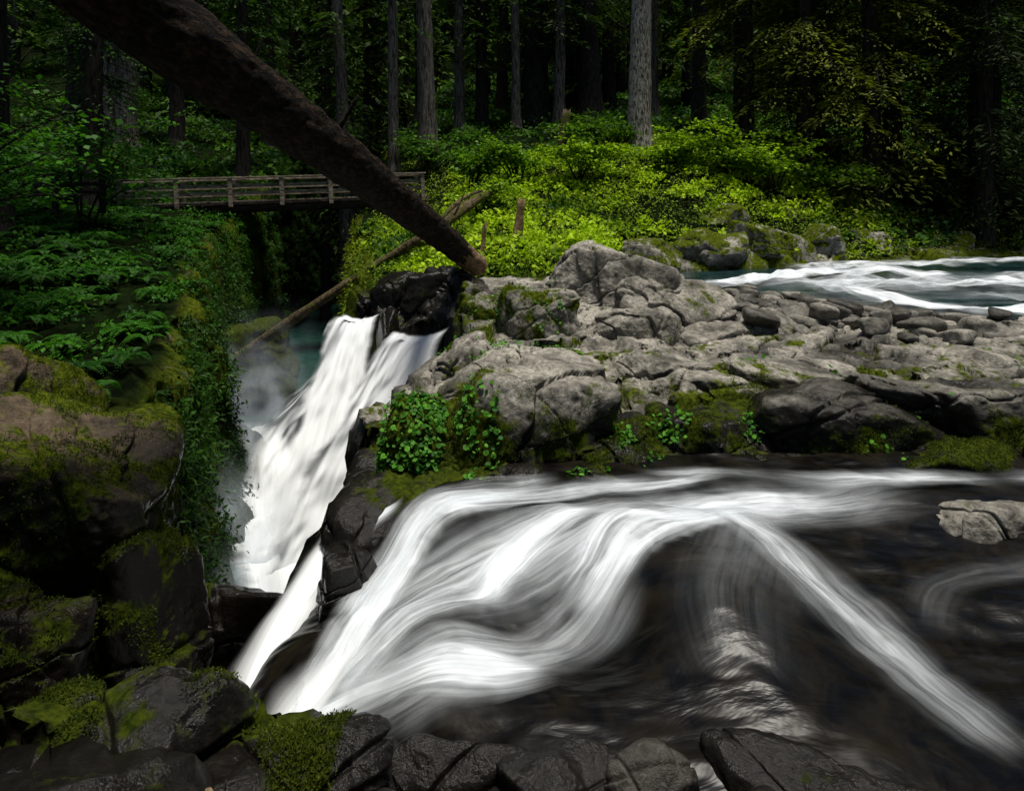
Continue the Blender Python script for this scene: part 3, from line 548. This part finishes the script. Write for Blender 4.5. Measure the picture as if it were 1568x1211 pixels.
def crown(bx,by,bz,H,cs,cr_,nb,nlb,size,ca,cb,rg,lean=(0,0),droop=.5,pw=.6,lw=.06):
    hs=cs+(H-cs)*rg.uniform(0,1,nb)**.9
    az=rg.uniform(0,2*math.pi,nb); f=(hs-cs)/(H-cs); L=cr_*np.clip(1-f,.05,1)**pw*rg.uniform(.6,1.1,nb)
    t=rg.uniform(.12,1,(nb,nlb))**.8; out=np.c_[np.cos(az),np.sin(az),np.zeros(nb)]; sd_=np.c_[-np.sin(az),np.cos(az),np.zeros(nb)]
    root=np.c_[bx+lean[0]*hs,by+lean[1]*hs,bz+hs]
    up=rg.uniform(-.05,.25,nb)
    lat=rg.normal(size=(nb,nlb))*.20*L[:,None]*(1.1-t*.6)
    z=(up*L)[:,None]*t-droop*L[:,None]*t*t-np.abs(lat)*.35-rg.uniform(0,.25,(nb,nlb))
    P=root[:,None]+out[:,None]*(L[:,None]*t)[...,None]+sd_[:,None]*lat[...,None]+np.array([0,0,1.])*z[...,None]
    D=out[:,None]*.8+sd_[:,None]*(np.sign(lat)*.9)[...,None]+np.array([0,0,-.45])+rg.normal(size=(nb,nlb,3))*.25
    P=P.reshape(-1,3);D=D.reshape(-1,3);n=len(P); l=size*rg.uniform(.6,1.4,n)
    V=leafV(P,D,np.array([0,0,1.])+rg.normal(size=(n,3))*.4,l,l*.34); C=tint(n,ca,cb,4,rg,.5+.7*fbm(P*.5,2,5))
    e=root+out*L[:,None]*.95+np.array([0,0,1.])*((up-droop*.9)*L)[:,None]
    V2=leafV(root,e-root,np.tile([0,0,1.],(nb,1)),np.linalg.norm(e-root,axis=1),lw); C2=np.full((len(V2),3),.010)
    V3=leafV(root,e-root,sd_,np.linalg.norm(e-root,axis=1),lw)
    V=np.r_[V,V2,V3];C=np.r_[C,C2,C2]; return V,np.arange(len(V)).reshape(-1,4),C
def conifer(x,y,H,r,cs,cr_,nb=60,nlb=50,size=.35,ca=(.004,.014,.003),cb=(.045,.095,.010),lean=(0,0),bark=None,seed=0,droop=.5,name='conifer_tree'):
    rg=np.random.default_rng(seed+900); z0=float(gz(np.array([x]),np.array([y]))[0])-.3
    t=np.linspace(0,1,40)**1.3; w=fbm(np.c_[t*3,t*0+seed,t*0],2,seed)
    path=np.c_[x+lean[0]*H*t+w*.12,y+lean[1]*H*t,z0+H*t]; rad=r*(1-t*.75)+r*.55*np.exp(-t*H/.7)
    V,F=tube(path,rad,18,.08,seed)
    parts=[(V,F,0,None)]
    cV,cF,cC=crown(x,y,z0,H,cs,cr_,nb,nlb,size,ca,cb,rg,lean,droop)
    parts.append((cV,cF,1,cC)); V,F,M,C=join(parts)
    return mk(name,V,F,[bark or M_bark,M_needle],M,C,attr='tint')
conifer(7.0,34.3,32,.66,14,3.5,60,50,seed=1,bark=M_barkp)
conifer(-9.6,38,34,.55,9,3.5,70,55,seed=2,lean=(-.05,0),bark=M_barkl); conifer(-6.7,36,30,.33,9,2.5,50,40,seed=3,lean=(-.02,0),bark=M_barkl); conifer(-5.0,38,34,.58,14,3,60,40,seed=4,lean=(-.035,0),bark=M_barkl)
for i,(x,y,r) in enumerate([(-3.9,46,.4),(-2.3,47,.5),(1.7,48,.85),(3.4,46,.45),(6.0,48,.95),(-10.5,46,.45),(4.6,54,.6),(-.8,52,.5),(-24.5,40,.6),(-22.5,42,.5),(-28,44,.7),(-17,44,.5),(-14.6,48,.5),(9.5,44,.6),(12.5,42,.5),(11,50,.7),(-19.5,50,.6),(-32,46,.6),(8,52,.6),(-7.5,52,.55),(.3,45,.35),(-12.5,42,.35),(-8.2,44,.3),(14,38,.45),(2.6,51,.4)]):
    conifer(x,y,30+3*math.sin(i),r,rng.uniform(3.5,8),3.4,80,42,.40,seed=10+i,lean=(rng.normal()*.012,0),bark=M_barkl if i in (0,3,8,10,13,20,22) else None)
for i,(x,y,r,cs) in enumerate([(14.5,31,.35,2.6),(17.5,30.5,.45,1.6),(20,33,.5,1.5),(12.8,34,.3,3.5),(23,31,.5,1.),(26,34,.5,1),(18,37,.5,2),(28,30,.5,1),(15.8,34,.4,1.5),(21.5,28.5,.35,1.)]):
    conifer(x,y,27,r,cs,4.8,165,95,.27,(.015,.03,.003),(.19,.22,.018) if x<19 else (.02,.04,.006),seed=50+i,droop=.65)  # hemlocks nearer the centre tinted brighter, sunlight painted into their needles
for i,(x,y,r,cs) in enumerate([(-18,27,.4,3.5),(-21,31,.45,3),(-25,28,.5,3),(-15.5,36,.4,5),(-19.5,23,.3,4.5)]):
    conifer(x,y,26,r,cs,3.6,110,60,.28,(.006,.022,.004),(.04,.10,.010),seed=70+i)
for i,(x,y) in enumerate([(-11,2),(-13,9),(-17,14),(-10,-6),(-3,-9),(4,-10),(11,-5),(14,2),(17,7),(23,12),(-20,6),(9,-12),(28,19),(-15,18),(2.2,-2.2),(-5.5,-1.0),(8.2,-.6)]):  # out-of-view trees around the viewpoint, added to shade banks and foreground
    conifer(x,y,30 if i<14 else 26,.5,8.5 if y<10 else 11,5.2 if i<14 else 4.9,130,45,.7,seed=90+i)
parts=[]
for i in range(170):
    y=rng.uniform(52,100); x=rng.uniform(-.95,.95)*y; z0=float(gz(np.array([x]),np.array([y]))[0])-.5; H=rng.uniform(22,32); r=rng.uniform(.25,.6)
    t=np.linspace(0,1,8); V,F=tube(np.c_[x+rng.normal()*.3*t,y+0*t,z0+H*t],r*(1-.7*t),7,.03,i); parts.append((V,F,0,None))
    cV,cF,cC=crown(x,y,z0,H,rng.uniform(1,6),3.6,50,14,.9,(.003,.010,.002),(.08,.16,.014),rng); parts.append((cV,cF,1,cC))
V,F,Mi,C=join(parts); mk('distant_forest',V,F,[M_bark,M_needle],Mi,C,attr='tint')
def maple(name,base,stems,nl,size,ca,cb,seed):
    rg=np.random.default_rng(seed); parts=[];Pp=[]
    for (ex,ey,ez) in stems:
        e=np.array([ex,ey,ez]); b=np.array(base)+rg.normal(size=3)*.1; mid=(b+e)/2+np.array([0,0,.5])
        pth=spline([b,mid,e],16); V,F=tube(pth,np.linspace(.05,.012,16),6,.05,seed); parts.append((V,F,0,None))
        for j in range(9):
            q=pth[rg.integers(6,16)]; q2=q+rg.normal(size=3)*np.array([.6,.6,.25]); V,F=tube([q,(q+q2)/2+[0,0,.08],q2],[.014,.01,.005],5,0,seed); parts.append((V,F,0,None))
            n=nl; c=q+(q2-q)*rg.uniform(.3,1.1,(n,1))+rg.normal(size=(n,3))*np.array([.28,.28,.07]); Pp.append(c)
    P=np.concatenate(Pp); n=len(P); L=size*rg.uniform(.7,1.2,n)
    V=leafV(P,rg.normal(size=(n,3))*np.array([1,1,.3])+[0,0,-.2],np.array([0,0,1.])+rg.normal(size=(n,3))*.3,L,L*.9)
    parts.append((V,np.arange(len(V)).reshape(-1,4),1,tint(n,ca,cb,4,rg)))
    V,F,M,C=join(parts); return mk(name,V,F,[M_bark,M_leaf],M,C,attr='tint')
maple('vine_maple',(-11.5,12,-1),[(-9.6,12.5,1.9),(-8.8,11.5,1.0),(-9.8,11,2.6),(-8.2,12,.4),(-9.2,12,3.2),(-10,13,.9),(-7.9,10.6,1.6)],26,.13,(.012,.06,.006),(.06,.20,.012),5)
maple('vine_maple',(-15,22,-.5),[(-13.5,22,2.2),(-14.5,21,3),(-12.8,22,1.0),(-16,22,2.5),(-13.4,23,3.4)],30,.16,(.012,.06,.006),(.07,.20,.012),6)
def mbush(x,y,w,h,seed,ca=(.05,.13,.008),cb=(.32,.50,.012),nl=30,size=.2):
    z=float(gz(np.array([x]),np.array([y]))[0]); q=np.random.default_rng(seed)
    maple('vine_maple',(x,y,z-.1),[(x+q.uniform(-w,w),y+q.uniform(-.8,.5),z+h*q.uniform(.45,1.1)) for _ in range(6)],nl,size,ca,cb,seed)
mbush(10.5,30,2.4,2.9,8); mbush(12.2,29,2.0,2.0,18); mbush(3.2,30,1.8,1.7,21); mbush(7.8,31,1.8,1.7,22); mbush(.3,31.5,2.0,2.0,23,(.03,.09,.008),(.18,.34,.012)); mbush(-2,32,1.4,2.2,24,(.02,.07,.006),(.14,.28,.012)); mbush(-4.6,36,2,2,25,(.02,.07,.006),(.09,.20,.012))
mbush(15,29.2,2.0,1.6,26,(.03,.09,.008),(.20,.34,.012)); mbush(4.8,34,2,1.9,27,(.02,.07,.006),(.14,.28,.012)); mbush(-1.2,27,1.2,1.2,28,nl=26,size=.15)
print('trees',time.time()-T0)
# ------------------------------------------------------------------ logs
def log(name,a,b,r0,r1,mats,seed,bend=.0,stubs=(),ns=40,nl=110,endw=0,rough=.07,fr=2.5):
    a=np.array(a,float);b=np.array(b,float); t=np.linspace(0,1,nl); C=a+(b-a)*t[:,None]
    C[:,2]+=bend*4*t*(1-t); C+=fbm(np.c_[t*4,t*0,t*0+seed],2,seed)[:,None]*.05
    V,F=tube(C,r0+(r1-r0)*t,ns,rough,seed,True,fr); M=np.zeros(len(F),int)
    if endw:
        ring=np.arange(len(F))//ns; ang=np.arange(len(F))%ns
        M[(ring<endw+np.round(5*np.sin(ang*.55)+4*np.sin(ang*1.7)))]=1; M[-ns:]=0
    parts=[(V,F,0,None)]; Ms=[M]
    for (tt,d,L,r) in stubs:
        p=a+(b-a)*tt; d=unit(np.array(d,float)); q=np.array([p+d*L*s+np.array([0,0,.12*L*s*s]) for s in np.linspace(0,1,8)])
        V2,F2=tube(q,np.linspace(r,r*.35,8),8,.1,seed); parts.append((V2,F2,0,None)); Ms.append(np.zeros(len(F2),int))
    V,F,_,_=join(parts); return mk(name,V,F,mats,np.concatenate(Ms))
log('fallen_tree_trunk',(-.90,16.8,-1.30),(-3.45,3.2,2.26),.28,.37,[M_log,M_wood],3,.0,[(.62,(.6,-.1,.8),.75,.06),(.3,(.5,.1,.9),.5,.03),(.45,(-.5,0,-1),.4,.03),(.75,(.3,.2,1),.5,.03),(.2,(.5,0,.8),.5,.02),(.5,(.5,.1,.9),.5,.018)],endw=42,ns=72,nl=320,rough=.06,fr=np.array([8.,2.6,8.]))
log('fallen_log',(-9.9,21,-5.25),(-2.6,20.2,-.55),.17,.15,[M_mlog],5,.1,rough=.1)
log('mossy_log',(-3.2,21.5,-.9),(-.6,27,1.2),.24,.18,[M_mlog],6,.1,rough=.1)
log('fallen_log',(-2.8,19.5,-.9),(-1.2,24,.9),.10,.05,[M_mlog],7,.35,[(.5,(.4,0,.8),.9,.04)],ns=12)
for i,(x,y,H,r) in enumerate([(.15,22.5,1.5,.17),(2.6,33.5,2.6,.28),(-1.0,20.5,.9,.08)]):
    z=float(gz(np.array([x]),np.array([y]))[0]); V,F=tube(np.c_[np.linspace(x,x+.12*H,12),np.full(12,y),np.linspace(z-.2,z+H,12)],np.linspace(r*1.2,r*.8,12),14,.15,i)
    V[-16:-1,2]+=rng.uniform(-.15,.25,15); mk('tree_stump',V,F,[M_wood if i!=1 else M_mlog])
log('driftwood_twig',(-1.62,3.3,-2.98),(-1.38,3.25,-3.06),.012,.007,[M_wood],9,.01,[(.5,(.2,-.3,.8),.10,.006),(.8,(.6,-.3,.3),.08,.005)],ns=8,nl=20)
# ------------------------------------------------------------------ bridge
def boxm(c,sx,sy,sz,ax):
    ax=unit(np.array(ax,float)); up=np.array([0,0,1.]); s=unit(np.cross(up,ax)); u=np.cross(ax,s)
    k=np.array([[i,j,l] for i in (-1,1) for j in (-1,1) for l in (-1,1)])*.5*np.array([sx,sy,sz])
    V=np.array(c)+k[:,:1]*ax+k[:,1:2]*s+k[:,2:]*u
    return V,np.array([[0,1,3,2],[4,6,7,5],[0,4,5,1],[2,3,7,6],[0,2,6,4],[1,5,7,3]])
def bridge():
    E=empty('wooden_footbridge'); A=np.array([-18.6,29.6,.50]); Bp=np.array([-4.9,34.,1.15]); ax=unit(Bp-A); Ln=np.linalg.norm(Bp-A)
    sd_=unit(np.cross([0,0,1.],ax)); W=1.7
    def part(nm,lst,mat):
        V,F,_,_=join([(v,f,0,None) for v,f in lst]); o=mk(nm,V,F,[mat],smooth=False,parent=E)
        b=o.modifiers.new('bevel','BEVEL'); b.width=.012; b.segments=1
    for i,s in enumerate((-.55,.55)):
        t=np.linspace(-.3,Ln+.3,40); V,F=tube(A+ax*t[:,None]+sd_*s-np.array([0,0,.36]),np.full(40,.26),16,.04,i); mk('stringer_%d'%i,V,F,[M_beam],parent=E)
    part('deck_planks',[boxm(A+ax*(x_)+np.array([0,0,-.06+rng.normal()*.004]),.19,W+.1,.07,ax) for x_ in np.arange(.1,Ln,.205)],M_plank)
    part('deck_edge',[boxm(A+ax*Ln/2+sd_*s*(W/2+.03)+np.array([0,0,-.16]),Ln,.07,.14,ax) for s in (-1,1)],M_beam)
    posts=[];rails=[];caps=[]
    xs_=np.linspace(.3,Ln-.1,7)
    for s in (-1,1):
        off=sd_*s*(W/2+.10)
        for x_ in xs_: posts.append(boxm(A+ax*x_+off+np.array([0,0,.36]),.20,.13,1.38,ax))
        for hz,hh in ((.34,.17),(.70,.17)): rails.append(boxm(A+ax*Ln/2+off-sd_*s*.09+np.array([0,0,hz]),Ln-.1,.05,hh,ax))
        caps.append(boxm(A+ax*Ln/2+off+np.array([0,0,1.085]),Ln+.1,.2,.08,ax))
    part('posts',posts,M_plank);part('rails',rails,M_plank);part('cap_rails',caps,M_plank)
bridge()
def fence():
    E=empty('wooden_railing'); A=np.array([-21,21.8,.55]); Bp=np.array([-14.4,22.2,.62]); ax=unit(Bp-A); Ln=np.linalg.norm(Bp-A)
    L=[boxm(A+ax*x_+np.array([0,0,.2]),.16,.16,1.5,ax) for x_ in np.linspace(.1,Ln-.1,5)]
    L+=[boxm(A+ax*Ln/2+np.array([0,-.1,h]),Ln,.06,.13,ax) for h in (.2,.48,.8)]
    V,F,_,_=join([(v,f,0,None) for v,f in L]); o=mk('posts_and_rails',V,F,[M_beam],smooth=False,parent=E); b=o.modifiers.new('bevel','BEVEL'); b.width=.012
fence()
# ------------------------------------------------------------------ light, camera
w=bpy.data.worlds.new('World'); scene.world=w; w.use_nodes=True; nt=w.node_tree
sky=nt.nodes.new('ShaderNodeTexSky'); sky.sky_type='NISHITA'; sky.sun_disc=False
s=Vector((.10,-.10,.99)).normalized(); el=math.asin(s.z); sky.sun_elevation=el; sky.sun_rotation=math.atan2(s.x,s.y)
bg=nt.nodes['Background']; nt.links.new(sky.outputs[0],bg.inputs[0]); bg.inputs[1].default_value=.10
sl=bpy.data.lights.new('sun','SUN'); sl.energy=4.9; sl.angle=math.radians(14); sl.color=(1,.95,.86)
so=bpy.data.objects.new('sun',sl); so.rotation_mode='QUATERNION'; so.rotation_quaternion=s.to_track_quat('Z','Y'); COL.objects.link(so)
cam=bpy.data.cameras.new('camera'); co=bpy.data.objects.new('camera',cam); COL.objects.link(co)
cam.sensor_width=36; cam.lens=22.04; cam.shift_y=-.1757; cam.clip_start=.05; cam.clip_end=600
co.location=(0,0,0); co.rotation_euler=(math.radians(90),0,0); scene.camera=co
scene.view_settings.view_transform='Standard'; scene.view_settings.look='None'; scene.view_settings.exposure=0
print('done',time.time()-T0)
